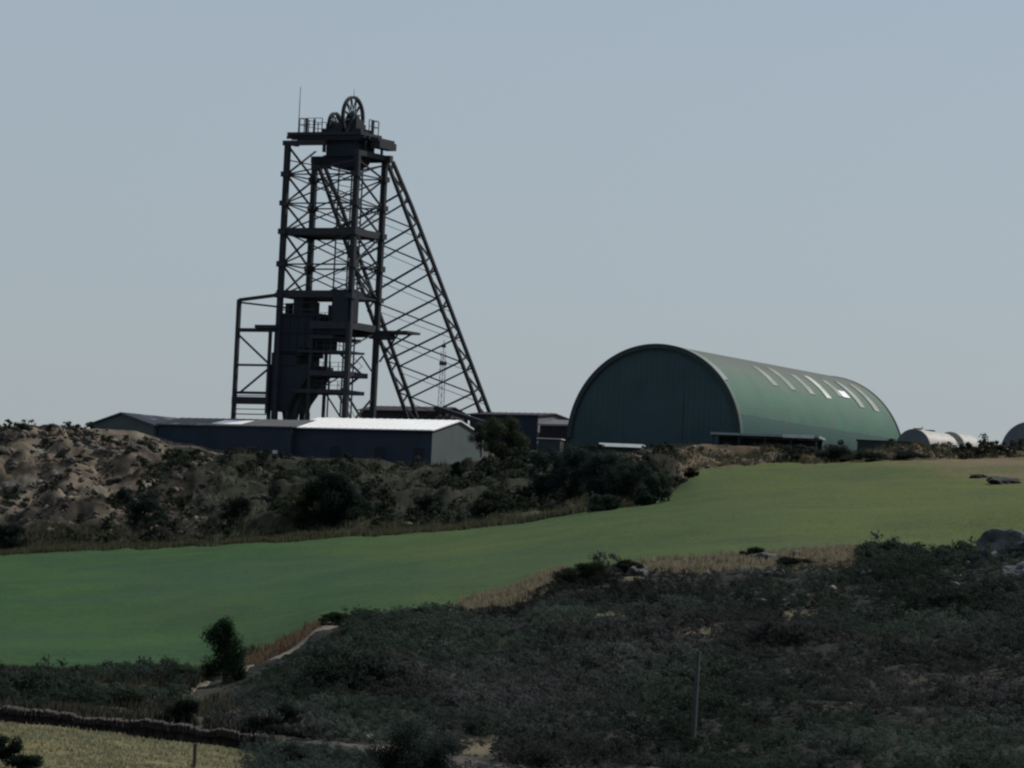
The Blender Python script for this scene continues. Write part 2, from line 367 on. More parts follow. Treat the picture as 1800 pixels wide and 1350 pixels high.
# pedestals
g = MB(); g.box(4.0, 8.2, 1.9, 4.1, 34.9, 36.0); g.box(5.6, 8.0, 2.2, 3.8, 36.0, 36.5)
for (u, c, r) in ((6.55, 3.0, 2.2), (7.45, 3.0, 2.2), (4.2, 3.0, 1.2), (4.95, 3.0, 1.2)):
    hc = 36.75 if r > 2 else 35.9
    g.prism([(c-r*1.0, 34.9), (c+r*1.0, 34.9), (c+r*.8, 35.3), (c+.5, hc+.35), (c-.5, hc+.35), (c-r*.8, 35.3)], u-.06, u+.06)
g.build('sheave_pedestal', STEEL, HF)
def sheave(u, v, h, r, nsp):
    b = MB(); n = 40; k = []
    prof = [(r, -.2), (r-.12, -.06), (r-.12, .06), (r, .2), (r-.28, .2), (r-.34, 0), (r-.28, -.2)]
    pts = []; m = len(prof)
    for i in range(n):
        t = 2*math.pi*i/n
        pts += [(u+q, v+p*math.cos(t), h+p*math.sin(t)) for p, q in prof]
    fs = [(i*m+j, i*m+(j+1) % m, ((i+1) % n)*m+(j+1) % m, ((i+1) % n)*m+j) for i in range(n) for j in range(m)]
    b.poly(pts, fs); o = b.build('sheave_wheel', STEEL, HF)
    s = MB()
    for i in range(nsp):
        t = 2*math.pi*(i+.5)/nsp
        for q in (-.16, .16): s.bar((u+q*1.2, v+.25*math.cos(t), h+.25*math.sin(t)), (u+q*.3, v+(r-.25)*math.cos(t), h+(r-.25)*math.sin(t)), .11)
    s.build('spokes', STEEL, o)
    MB().tube((u-.65, v, h), (u+.65, v, h), .22, n=12).tube((u-.3, v, h), (u+.3, v, h), .24*r, n=14).build('hub', STEEL, o)
sheave(7.0, 3.0, 36.75, 2.45, 12); sheave(4.55, 3.0, 35.95, 1.45, 8)
# railings on the deck
def railing(pts, h=1.15, name='railing', m=STEEL_L, t=.07):
    b = MB()
    for i in range(len(pts)-1):
        a = Vector(pts[i]); c = Vector(pts[i+1]); n = max(1, round((c-a).length/1.15))
        for j in range(n+1):
            p = a.lerp(c, j/n); b.bar(p, p+Vector((0,0,h)), t)
        for k in (1, .55): b.bar(a+Vector((0,0,h*k)), c+Vector((0,0,h*k)), t*.8)
    return b.build(name, m, HF)
railing([(4, 1.0, 34.9), (.9, 1.0, 34.9), (.9, 5.2, 34.9), (3.6, 5.2, 34.9)], 1.6, t=.085)
railing([(9.3, 3.0, 34.9), (9.3, 5.2, 34.9), (8.5, 5.3, 34.9)], 1.6, t=.085)
for q in ((1.6, 1.9, 1.1, 1.3, 34.9, 36.5), (2.7, 2.9, 1.1, 1.3, 34.9, 36.4), (9.1, 9.3, 3.8, 4.1, 34.9, 36.5)): MB().box(*q).build('lamp_box', STEEL_L, HF)
MB().tube((.75, 1.0, 34.6), (.75, 1.0, 40.1), .07, .035, 6).build('antenna', STEEL_L, HF)
MB().tube((7.0, 3.0, 39.2), (7.0, 3.0, 40.0), .04, .02, 6).build('lightning_rod', STEEL_L, HF)
# inclined back legs: two lattice legs leaning away, cross braced between
LT, LB, HT = .4, 28.0, 32.2
def legp(u, h, off): 
    t = 1-h/HT; return Vector((u+(1.1*t if u > 1 else 0), d+LT+(LB-LT)*t+off*min(1, .55+1.6*t), h))
HL = [HT-.0-3.65*i for i in range(9)]+[0.0]
for u in (0, w):
    b = MB()
    for off in (0, 2.6):
        b.bar(legp(u, HT, off), legp(u, HT*.85, off), .38, .34); b.bar(legp(u, HT*.85, off), legp(u, -2, off), .38, .34)
    for i in range(len(HL)-1):
        h0, h1 = HL[i], HL[i+1]; b.bar(legp(u, h0, 2.6), legp(u, (h0+h1)/2+.5, 0), .2, .16); b.bar(legp(u, (h0+h1)/2+.5, 0), legp(u, h1, 2.6), .2, .16)
        b.bar(legp(u, h1, 0), legp(u, h1+.9, 2.6), .2, .16)
    b.build('back_leg', STEEL, HF)
b = MB()
for i in range(1, len(HL)-1):
    h0, h1 = HL[i], HL[i+1]
    b.bar(legp(0, h0, 0), legp(w, h1, 0), .25, .17); b.bar(legp(w, h0, 0), legp(0, h1, 0), .25, .17)
    b.bar(legp(w, h0-.5, 2.6), legp(0, h1-.5, 2.6), .2, .15)
    b.bar(legp(0, h0-1.2, 2.6), legp(w, h1-1.2, 2.6), .09, .07)
b.build('back_leg_bracing', STEEL_L, HF)
b = MB(); b.box(w-1, w+4.5, d-.6, d+2.6, 12.2, 12.5); b.box(w-.8, w+1.5, d-.4, d+1.8, 11.5, 12.2)
b.bar((w+4.4, d+1, 12.3), (w+.5, d+1, 10.2), .2); b.bar((w+2.4, d+1, 12.3), (w+.3, d+.5, 8.8), .2)
b.build('side_platform', STEEL, HF)
# lower storeys on the right half
def deck(h, t, us, vs, plate=True, name='deck'):
    b = frame(h, t, us, vs, .3)
    if plate: b.box(us[0]+.2, us[1]-.2, vs[0]+.2, vs[1]-.2, h-.12, h-.04)
    for i in range(1, 3):
        u = us[0]+(us[1]-us[0])*i/3; b.box(u-.1, u+.1, vs[0], vs[1], h-t*.7, h-.13)
    return b.build(name, STEEL, HF)
deck(13.1, .9, (4.7, w), (0, d)); deck(11.4, .4, (4.9, 7.2), (0, d)); deck(9.6, .25, (3.2, w), (0, 3.2), False)
deck(7.2, .6, (4.8, w), (0, 4.2)); deck(5.0, .45, (2.6, w), (0, 3.6), False)
b = MB().box(7.4, 9.9, -.2, 1.6, 13.1, 17.0).box(6.2, 7.6, .8, 3.2, 13.1, 15.2).build('machine_house', BINM, HF)
for q in ((4.9, 9.5, .35, .5, 11.5, 12.3), (5.4, 9.0, 5.7, 5.9, 11.6, 12.2), (4.62, 5.5, .3, 4.0, 11.4, 14.1)): MB().box(*q).build('cladding_panel', BINM, HF)
b = MB().box(5.4, 6.4, 3, 4.6, 11.4, 12.3); b.build('drive_unit', BINM, HF)
b = MB()
for (u, v) in ((5.4, 2.2), (4.4, .3)): b.box(u-.16, u+.16, v-.16, v+.16, -2, 13)
b.bar((w, 0, 7.1), (w, d/2, 9.2), .14); b.bar((w, d, 7.1), (w, d/2, 9.2), .14); b.bar((w, 0, 9.9), (w, d, 12.3), .14)
b.bar((w, 0, 0), (w, d, 4.6), .2); b.bar((w, d, 0), (w, 0, 4.6), .2); b.bar((6, 0, 5), (w, 0, 7), .12)
b.bar((5.4, 2.2, 4.9), (w, 0, 1), .14)
b.build('lower_bracing', STEEL, HF)
for h in (4.9, 7.1, 9.6, 13.1): railing([(5.2, .1, h), (w-.2, .1, h)], 1.1, 'guard_rail', STEEL_L, .06)
# stairs zigzag
b = MB()
for i, (h0, h1) in enumerate(((0, 4.9), (4.9, 7.1), (7.1, 9.6))):
    a, c = ((8.8, 5, h0), (5.6, 5, h1)) if i % 2 == 0 else ((5.6, 5, h0), (8.8, 5, h1))
    b.bar(a, c, .5, .12); b.bar(Vector(a)+Vector((0,0,1)), Vector(c)+Vector((0,0,1)), .05)
b.build('stairs', STEEL, HF)
# ore bin
b = MB()
b.box(0.05, 4.6, .15, 6.0, 9.9, 14.1); b.box(0.05, 3.0, .15, 5.6, 9.0, 9.9)
b.box(-.9, 2.5, .15, 5.6, 7.8, 9.3)
b.prism([(-1.1, 7.9), (4.7, 7.9), (4.7, 7.1), (1.9, 3.4), (1.5, 2.4), (-1.1, 2.4)], .25, 5.2, 'y')
for u in (.2, 1.3, 2.4, 3.5, 4.6): b.box(u, u+.14, .02, .15, 9.3, 14.1)
for h in (9.5, 11.7, 13.8): b.box(-.05, 5.0, -.06, .02, h, h+.2)
b.build('ore_bin', BINM, HF)
b = MB().box(1.5, 2.8, .6, 4, 12.9, 16.1).box(.4, 1.0, .6, 1.4, 14.1, 15.4).box(3.4, 4.3, 1.2, 2, 14.1, 15.6).bar((0, .2, 15.2), (4.8, .2, 15.6), .1).bar((0, .2, 14.5), (4.8, .2, 14.6), .12); b.build('bin_feed_chute', STEEL, HF)
b = MB()
for (u, v) in ((-1, .3), (1.5, .4), (-1, 5), (1.6, 5)): b.box(u-.18, u+.18, v-.18, v+.18, -3, 2.5)
b.prism([(.1, 2.4), (1.3, 2.4), (1.0, .6), (.4, .6)], 1.5, 3.5, 'y'); b.bar((3.0, 1, 4.4), (1.6, 1, 1), .35); b.bar((3.4, 1, .2), (5.2, 1, .6), .4, .3)
b.build('bin_legs', STEEL, HF)
# outrigger frame to the left
E = -5.7
b = MB(); b.box(E-.22, E+.22, -.22, .22, -3, 15.75); b.box(-1.3, -.95, -.15, .15, 2, 12.4); b.box(-.75, -.6, .3, .5, 7, 12.4)
b.bar((E, 0, 15.7), (0, 0, 16.4), .35, .4); b.bar((E, 0, 15.4), (0, 2.0, 14.9), .22, .22)
b.box(E, 0, -.2, .2, 11.7, 12.15); b.box(-3.0, 0, -.6, .8, 12.15, 12.55)
b.bar((E+.2, 0, 11.3), (-1.1, 0, 7.9), .2); b.bar((E, 0, 7.75), (-1, 0, 7.75), .22, .26)
b.bar((-1.2, 0, 7.3), (E+.8, 0, 4.5), .2); b.box(E, -.9, -.25, .25, 4.3, 4.6); b.box(E-.2, -.9, -.3, .3, 3.1, 3.95)
b.bar((E, 0, 1.9), (-1, 0, 1.9), .12); b.bar((E, 0, 2.5), (-1, 0, 2.5), .1); b.bar((E, .2, 4.1), (-1, .2, 4.15), .1)
b.build('outrigger_frame', STEEL, HF)

for o in [c for c in bpy.data.objects if c.parent == HF or (c.parent and c.parent.parent == HF)]:
    n_ = len(o.data.vertices); c_ = np.empty(n_*3, dtype=np.float32); o.data.vertices.foreach_get('co', c_); c_ = c_.reshape(-1, 3)
    c_[:, 2] += np.interp(c_[:, 2], [0, 12, 16.5, 23.4, 33.6, 41], [0, 0, -.25, .5, .65, 1.0]); o.data.vertices.foreach_set('co', c_.ravel()); o.data.update()

# ------------------------------------------------------------------ sheds
def shed(name, px, py, D, L, Wd, H, rise, yaw, mw, mr, label, me=None, over=.25, cat='shed', deep=4, extra=None):
    """front right corner of the eave at the pixel; L along u (to the left), Wd along v"""
    p = P(px, py, D); g = thing(name, (p.x, p.y, p.z-H), label, cat, yaw)
    f = MB(); f.prism([(0, -deep), (Wd, -deep), (Wd, H), (Wd/2, H+rise), (0, H)], -L, -.02); f.build('wall', mw, g)
    if me: MB().prism([(0, -deep), (Wd, -deep), (Wd, H), (Wd/2, H+rise), (0, H)], -.02, .03).build('end_wall', me, g)
    t = .14; s = rise/(Wd/2); r = MB()
    r.prism([(-over, H-over*s+.01), (Wd/2, H+rise+.01), (Wd+over, H-over*s+.01), (Wd+over, H-over*s+t), (Wd/2, H+rise+t), (-over, H-over*s+t)], -L-over, over)
    ro = r.build('roof', mr, g)
    rb = MB(); n = int((L+over*2)/.9)
    for i in range(n):                      # standing seams
        x = -L-over+(i+.5)*(L+2*over)/n
        rb.bar((x, -over, H-over*s+t+.02), (x, Wd/2, H+rise+t+.02), .05, .05)
    rb.build('seam', mr, ro)
    if extra: extra(g, L, Wd, H, rise)
    return g
def whiteshed(g, L, Wd, H, rise):
    MB().box(-L-.2, .2, -.36, -.26, H-.15, H-.02).build('gutter', STEEL, g)
    for u in (-13.5, -7.5, -2.5):
        f = MB().box(u, u+1.6, -.03, -.003, .6, 2.6).build('window', WALLD, g); MB().box(u+.1, u+1.5, -.045, -.03, .7, 2.5).build('pane', BINM, f)
shed('white_roofed_shed', 760, 757, 580, 18.6, 12.0, 4.5, 1.45, YAW, WALLD, ROOFW, 'long low shed with a bright white roof and dark front wall below the headframe', WALLG, extra=whiteshed)  # gable end coloured paler than the front to carry the sunlight
def leftshed(g, L, Wd, H, rise):
    s = rise/(Wd/2)
    b = MB(); b.poly([(-11.2, .4, H+.4*s+.17), (-7.2, .4, H+.4*s+.17), (-7.2, 3.4, H+3.4*s+.17), (-11.2, 3.4, H+3.4*s+.17),
                      (-11.2, .4, H+.4*s+.19), (-7.2, .4, H+.4*s+.19), (-7.2, 3.4, H+3.4*s+.19), (-11.2, 3.4, H+3.4*s+.19)],
                     [(3,2,1,0),(4,5,6,7),(0,1,5,4),(1,2,6,5),(2,3,7,6),(3,0,4,7)]); b.build('roof_light', ROOFW, g)
    MB().box(-2.3, -1.7, -.25, -.02, 1.5, 1.9).build('lamp', TRIMW, g)
shed('dark_blue_shed', 513, 751, 588, 18.2, 10, 4.6, 1.0, YAW, WALLD, ROOFG, 'dark blue shed with a flat grey roof left of the white roofed shed', extra=leftshed)
g = shed('gabled_shed', 275, 748, 602, 12, 8, 4.6, 0.0, 0, WALLG, ROOFG, 'grey green gabled shed at the far left behind the spoil mound') if False else None
# gable end facing us, ridge running away to the right
p = P(214, 748, 600); GS = thing('gabled_shed', (p.x, p.y, p.z-5), 'grey green shed with its pointed gable facing out over the spoil mound at far left', 'shed', R(-40))
MB().prism([(-5.2, -3), (5.2, -3), (5.2, 5), (0, 6.35), (-5.2, 5)], 0, 9, 'y').build('wall', WALLG, GS)
MB().prism([(-5.6, 4.95), (0, 6.4), (5.6, 4.95), (5.6, 5.1), (0, 6.56), (-5.6, 5.1)], -.3, 9.3, 'y').build('roof', ROOFG, GS)
MB().box(-1.4, 1.4, -.06, -.003, 0, 3.4).build('door', DARKBOX, GS)
shed('rusty_shed', 772, 724, 640, 11.5, 7, 4, .7, YAW, RUST, RUST, 'low rust brown shed standing at the foot of the sloping back legs')
shed('long_dark_shed', 946, 731, 622, 9.5, 8, 5, .45, YAW, WALLD, ROOFD, 'dark flat roofed shed between the back legs and the arched store', mat('lilac_sheet', (.17, .17, .19), (.13, .13, .15), .6, .8))
p = P(1003, 747, 618); g = thing('lean_to', (p.x, p.y, p.z-3), 'small low lean-to with a pale sloping roof tucked against the arched store', 'lean-to', YAW)
MB().box(-4.2, 0, 0, 3.5, -2, 2.9).build('wall', RUST, g)
MB().poly([(-4.5,-.3,2.92),(.2,-.3,2.92),(.2,3.8,3.7),(-4.5,3.8,3.7),(-4.5,-.3,3.05),(.2,-.3,3.05),(.2,3.8,3.83),(-4.5,3.8,3.83)],[(3,2,1,0),(4,5,6,7),(0,1,5,4),(1,2,6,5),(2,3,7,6),(3,0,4,7)]).build('roof', ROOFG, g)

# ------------------------------------------------------------------ arched store
def arch_store():
    Rr = 11.15; L = 50; c = P(1147, 786, 600)
    g = thing('arched_store', (c.x, c.y, c.z), 'huge green corrugated half-cylinder storage building', 'storage building', R(-27))
    H0 = .9     # short straight sides under the half circle
    n = 64; prof = [(-Rr, -3)]+[(-Rr*math.cos(math.pi*i/n), H0+Rr*math.sin(math.pi*i/n)) for i in range(n+1)]+[(Rr, -3)]
    b = MB(); rows = 50; m = len(prof)
    for r in range(rows*4+1):
        yy = L*r/(rows*4); k = .045*math.cos(r*math.pi)
        for (x, z) in prof:
            q = Vector((x, z-H0)); q = q*(1+k/Rr); b.v.append((q.x, yy, q.y+H0))
    for r in range(rows*4):
        for j in range(m-1): b.f.append((r*m+j, r*m+j+1, (r+1)*m+j+1, (r+1)*m+j))
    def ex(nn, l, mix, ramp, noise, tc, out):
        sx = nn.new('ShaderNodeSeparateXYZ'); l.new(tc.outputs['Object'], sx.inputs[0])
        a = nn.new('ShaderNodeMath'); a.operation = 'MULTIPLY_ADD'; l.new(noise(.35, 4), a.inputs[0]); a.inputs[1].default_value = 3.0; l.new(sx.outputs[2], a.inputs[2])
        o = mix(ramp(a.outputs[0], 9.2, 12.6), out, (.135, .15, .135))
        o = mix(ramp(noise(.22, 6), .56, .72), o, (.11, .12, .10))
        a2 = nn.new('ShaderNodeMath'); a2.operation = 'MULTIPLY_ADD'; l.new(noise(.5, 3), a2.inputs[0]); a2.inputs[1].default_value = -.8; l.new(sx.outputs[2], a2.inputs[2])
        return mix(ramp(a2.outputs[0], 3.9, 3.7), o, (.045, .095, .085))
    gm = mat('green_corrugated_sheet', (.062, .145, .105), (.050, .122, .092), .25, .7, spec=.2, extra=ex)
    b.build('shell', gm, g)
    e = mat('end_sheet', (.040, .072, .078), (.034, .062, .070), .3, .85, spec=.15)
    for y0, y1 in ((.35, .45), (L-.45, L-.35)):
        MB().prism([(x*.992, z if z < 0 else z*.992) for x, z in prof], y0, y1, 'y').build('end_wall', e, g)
    ribs = MB()
    for x in np.arange(-10.5, 10.6, .7):
        zt = H0+math.sqrt(max(0, (Rr*.985)**2-x*x)); ribs.box(x-.03, x+.03, .33, .35, -1, zt)
    dr = MB().box(-3.6, 3.6, .24, .3, -1, 6.2).build('sliding_door', e, g)
    ribs.build('cladding_rib', e, g)
    def arc(y0, y1, a0, a1, r0, r1, nm, m, seg=12):
        q = MB(); 
        for i in range(seg+1):
            t = R(a0+(a1-a0)*i/seg)
            for (rr, yy) in ((r0, y0), (r1, y0), (r1, y1), (r0, y1)): q.v.append((rr*math.cos(t), yy, H0+rr*math.sin(t)))
        for i in range(seg):
            for j in range(4): q.f.append((i*4+j, i*4+(j+1) % 4, i*4+4+(j+1) % 4, i*4+4+j))
        q.f += [(0,1,2,3), tuple(seg*4+j for j in (3,2,1,0))]; return q.build(nm, m, g)
    arc(-.05, .25, 0, 180, Rr-.45, Rr+.12, 'rim', DARKBOX, 64)
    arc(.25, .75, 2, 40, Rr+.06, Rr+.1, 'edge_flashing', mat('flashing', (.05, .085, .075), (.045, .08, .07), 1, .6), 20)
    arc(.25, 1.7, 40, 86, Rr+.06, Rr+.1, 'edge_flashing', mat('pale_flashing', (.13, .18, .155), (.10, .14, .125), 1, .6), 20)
    arc(L-.3, L+.05, 0, 180, Rr-.4, Rr+.1, 'rim', DARKBOX, 64)
    sk = mat('milky_roof_light', (.55, .56, .50), (.26, .29, .26), .5, .5)
    skd = mat('grubby_roof_light', (.22, .235, .21), (.11, .14, .12), .5, .6)
    for (y, a0, a1, m) in ((15.5, 43, 62, skd), (20.5, 42, 64, skd), (26, 41, 60, skd), (30.8, 40, 62, sk), (35.6, 44, 60, skd), (40.4, 37, 62, skd), (44.8, 36, 62, skd)):
        arc(y, y+1.5, a0, a1, Rr+.055, Rr+.085, 'roof_light', m)
    arc(36.8, 39.0, 43.5, 49.5, Rr+.09, Rr+.12, 'glint_patch', mat('glint_white', (.9, .9, .9), None, rough=.2, metal=.0, spec=1), 6)  # glint on the shell, painted as a thin white patch
    b = MB()
    for yy in (10.2, 20.2, 30.2, 40.2): pass
arch_store()

# ------------------------------------------------------------------ smaller yard objects
p = P(1440, 766, 585); g = thing('open_canopy', (p.x, p.y, p.z), 'long low open canopy with a thin pale roof edge in front of the arched store', 'canopy', R(-12))
b = MB(); b.box(-12.6, 0, 0, 5, -.28, -.02); b.build('roof', mat('canopy_edge', (.22, .27, .27), (.17, .2, .2), .8, .6), g)
MB().box(-4.2, -.6, -.1, -.003, -.34, .04).build('fascia', TRIMW, g)
for x in (-12.3, -9.3, -6.3, -3.3, -.4):
    for y in (.4, 4.6): MB().box(x-.1, x+.1, y-.1, y+.1, -4, -.285).build('post', STEEL, g)
MB().box(-12.3, -.3, 4.75, 4.85, -4, -.3).build('back_wall', DARKBOX, g)
def lowbox(name, px, py, D, L, Wd, H, yaw, mw, mr, label, cat, deep=2):
    p = P(px, py, D); g = thing(name, (p.x, p.y, p.z-H), label, cat, yaw)
    MB().box(-L, 0, 0, Wd, -deep, H-.1).build('wall', mw, g)
    MB().box(-L-.15, .15, -.15, Wd+.15, H-.1, H).build('roof', mr, g)
    for i in range(int(L/.6)): pass
    return g
g = lowbox('hut', 1127, 781, 582, 4.6, 3, 2.0, R(-8), DARKBOX, TRIMW, 'low hut with a bright white flat roof half hidden behind bushes', 'hut')
MB().poly([(-4.8,-.6,1.6),(.1,-.6,1.6),(.1,-.16,1.98),(-4.8,-.16,1.98),(-4.8,-.6,1.55),(.1,-.6,1.55),(.1,-.16,1.9),(-4.8,-.16,1.9)],[(0,1,2,3),(7,6,5,4),(0,4,5,1),(1,5,6,2),(2,6,7,3),(3,7,4,0)]).build('roof_edge', TRIMW, g)
lowbox('hut', 985, 771, 590, 2.6, 2, 1.6, R(-12), DARKBOX, TRIMW, 'small hut with a short white roof beside the long dark shed', 'hut')
g = lowbox('shipping_container', 1618, 777, 586, 7.2, 2.5, 2.5, R(-5), DARKBOX, DARKBOX, 'dark green shipping container beside the right end of the arched store', 'container')
b = MB()
for i in range(24): b.box(-7.1+i*.3, -6.95+i*.3, -.05, -.003, .1, 2.3)
b.build('corrugation', DARKBOX, g)
g = lowbox('shipping_container', 1738, 787, 600, 2.6, 2.4, 1.6, R(0), BINM, STEEL, 'small dark box container between the white barrel roofed hut and the round grey tank', 'container')
b = MB()
for i in range(8): b.box(-2.5+i*.3, -2.4+i*.3, -.05, -.003, .1, 1.4)
b.build('corrugation', BINM, g)
def barrel(name, px, py, D, Rr, L, yaw, mf, ms, label, cat, hatch=True, H0=.5):
    c = P(px, py, D); g = thing(name, (c.x, c.y, c.z), label, cat, yaw); n = 24
    prof = [(-Rr, -2)]+[(-Rr*math.cos(math.pi*i/n), H0+Rr*math.sin(math.pi*i/n)) for i in range(n+1)]+[(Rr, -2)]
    MB().prism(prof, .05, L, 'y').build('body', ms, g, )
    MB().prism([(x*.985, z*.985 if z > 0 else z) for x, z in prof], -.02, .05, 'y').build('front', mf, g)
    if hatch:
        MB().box(-.5, .4, L*.12, L*.2, H0+Rr, H0+Rr+.14).box(.35, .45, L*.19, L*.2, H0+Rr+.1, H0+Rr+.35).build('hatch', STEEL, g)
        MB().box(-.5, .5, L*.5, L*.62, H0+Rr-.02, H0+Rr+.12).build('hatch', STEEL, g)
    return g
barrel('barrel_roofed_hut', 1604, 796, 605, 2.35, 7.5, R(-32), TANKG, TANKW, 'barrel roofed hut with grey front and cream white side', 'hut')
barrel('storage_tank', 1668, 798, 622, 2.2, 4.2, R(-32), TANKW, TANKW, 'dusty white horizontal tank behind the barrel roofed hut', 'tank', False)
barrel('storage_tank', 1808, 802, 604, 3.6, 9, R(-27), TANKG, TANKG, 'round grey blue tank cut off by the right edge of the photo', 'tank')
# far lattice mast
p = P(775, 715, 690); g = thing('radio_mast', (p.x, p.y, p.z-2), 'thin pale lattice mast far behind the sloping back legs', 'mast')
b = MB()
for (x, y) in ((-.45, -.3), (.45, -.3), (0, .45)): b.bar((x, y, 0), (x*.6, y*.6, 9.5), .07)
for i in range(9): b.bar((-.45, -.3, i), (.45, -.3, i+1), .04); b.bar((.45, -.3, i), (-.45, -.3, i+1), .04)
b.build('lattice', STEEL_FAR, g); MB().box(-.5, .5, -.3, .3, 7.6, 8.1).tube((0, 0, 8), (0, 0, 11), .05, n=5).box(-.3, .3, -.2, .2, 10, 10.35).build('aerial', STEEL_FAR, g)
# pipes / conveyor lump right of rusty shed
p = P(815, 740, 612); g = thing('conveyor', (p.x, p.y, p.z), 'short sloping dark conveyor beside the rust brown shed', 'conveyor', YAW)
MB().bar((-4.5, 1, 1.6), (2.6, 1, -.2), 1.0, .5).build('belt_housing', STEEL, g)
for q in ((-3.5, -3.2, .8, 1.2, -3, 1.3), (-.4, -.1, .8, 1.2, -3, .5)): MB().box(*q).build('leg', STEEL, g)
MB().box(-3.6, -1.4, -.6, .2, -.6, .5).build('motor_box', WOOD, g)

# ------------------------------------------------------------------ vegetation
def leaves(cent, n, size, base, var=.25, seed=0, flat=1.0):
    """cent: list of (x,y,z,rx,ry,rz) ellipsoids -> leaf quads V,F,col"""
    r = np.random.default_rng(seed); C = np.array(cent, float)
    wts = (C[:, 3]*C[:, 4]*C[:, 5])**.67; idx = r.choice(len(C), n, p=wts/wts.sum())
    dv = r.normal(size=(n, 3)); dv /= np.linalg.norm(dv, axis=1)[:, None]
    rad = r.random(n)**.35*(1+.12*r.normal(size=n))
    c = C[idx, :3]+dv*C[idx, 3:]*rad[:, None]
    nrm = dv*1.1+r.normal(size=(n, 3))*.33; nrm[:, 2] += .15; nrm /= np.linalg.norm(nrm, axis=1)[:, None]
    t = np.cross(nrm, r.normal(size=(n, 3))); t /= np.linalg.norm(t, axis=1)[:, None]; b = np.cross(nrm, t)
    s = size*(.5+r.random(n))[:, None]
    V = np.stack([c-t*s*.5, c+b*s*.35, c+t*s*.5, c-b*s*.35], 1).reshape(-1, 3)
    F = np.arange(4*n).reshape(-1, 4)
    cl = r.random(len(C))*.5+.75
    k = (cl[idx]*(1+var*r.normal(size=n)))[:, None]
    col = np.clip(np.array(base)*k, .004, 1); col[:, 0] *= (1+.15*r.normal(size=n))
    return V, F, np.repeat(np.clip(col, .003, 1), 4, 0)
def clumps(rx, ry, h, n, seed, low=.15, top=1.0):
    r = random.Random(seed); o = []
    for i in range(n):
        a = r.random()*6.283; q = r.random()**.6; z = low+(top-low)*r.random()
        sh = math.sqrt(max(.05, 1-((z-.35)/.72)**2)) if z > .35 else .85+.3*z
        o.append((math.cos(a)*q*rx*sh*.8, math.sin(a)*q*ry*sh*.8, h*z*.86, rx*(.22+.16*r.random()), ry*(.22+.16*r.random()), h*(.13+.1*r.random())))
    return o
def bush(name, px, py, D, rx, h, base, label, cat='bush', n=1600, leaf=.3, seed=1, group=None, cl=None, trunk=True, top=1.0):
    p = snap(px, py, D); p.z -= .1; g = thing(name, p, label, cat, 0, group)
    C = cl or clumps(rx, rx*.85, h, 22, seed, top=top)
    V, F, col = leaves(C, int(n*2.8), leaf*.56, base, seed=seed); npmesh('crown', V, F, LEAFD, col, parent=g)
    b = MB(); r = random.Random(seed)
    for i in range(4):
        c = C[r.randrange(len(C))]; m = Vector((c[0]*.35, c[1]*.35, h*.35))
        b.tube((0, 0, -.8), m, .09*h/3, .06*h/3, 6, False); b.tube(m, (c[0], c[1], c[2]), .06*h/3, .02, 6, False)
    b.build('trunk', TRUNK, g)
    return g
DG = (.020, .032, .022); OG = (.040, .050, .030); BG = (.030, .040, .034); MG = (.028, .05, .026)
bush('tree', 590, 922, 548, 4.1, 5.4, (.016, .028, .02), 'large rounded dark tree at the foot of the bank below the white roofed shed', 'tree', 9000, .34, 3)
bush('bush', 520, 915, 549, 2.6, 2.8, OG, 'pale olive bush against the left side of the large rounded dark tree', n=2500, seed=4)
bush('bush', 878, 800, 572, 2.9, 4.6, OG, 'round olive tree-like bush at the gable end of the white roofed shed', 'bush', 5000, .3, 5)
bush('bush', 846, 790, 574, 1.7, 3.2, (.045, .058, .042), 'pale thin bush just left of the round olive bush at the gable end', 'bush', 1800, .25, 6)
bush('bush', 395, 1200, 297, 1.65, 3.5, (.013, .028, .014), 'dark green bush standing alone at the lower edge of the green field', 'bush', 5000, .17, 7)
bush('bush', 330, 1200, 294, 1.9, .9, (.02, .03, .018), 'low dark hedge-like bush left of the lone dark green bush', n=2200, leaf=.16, seed=8)
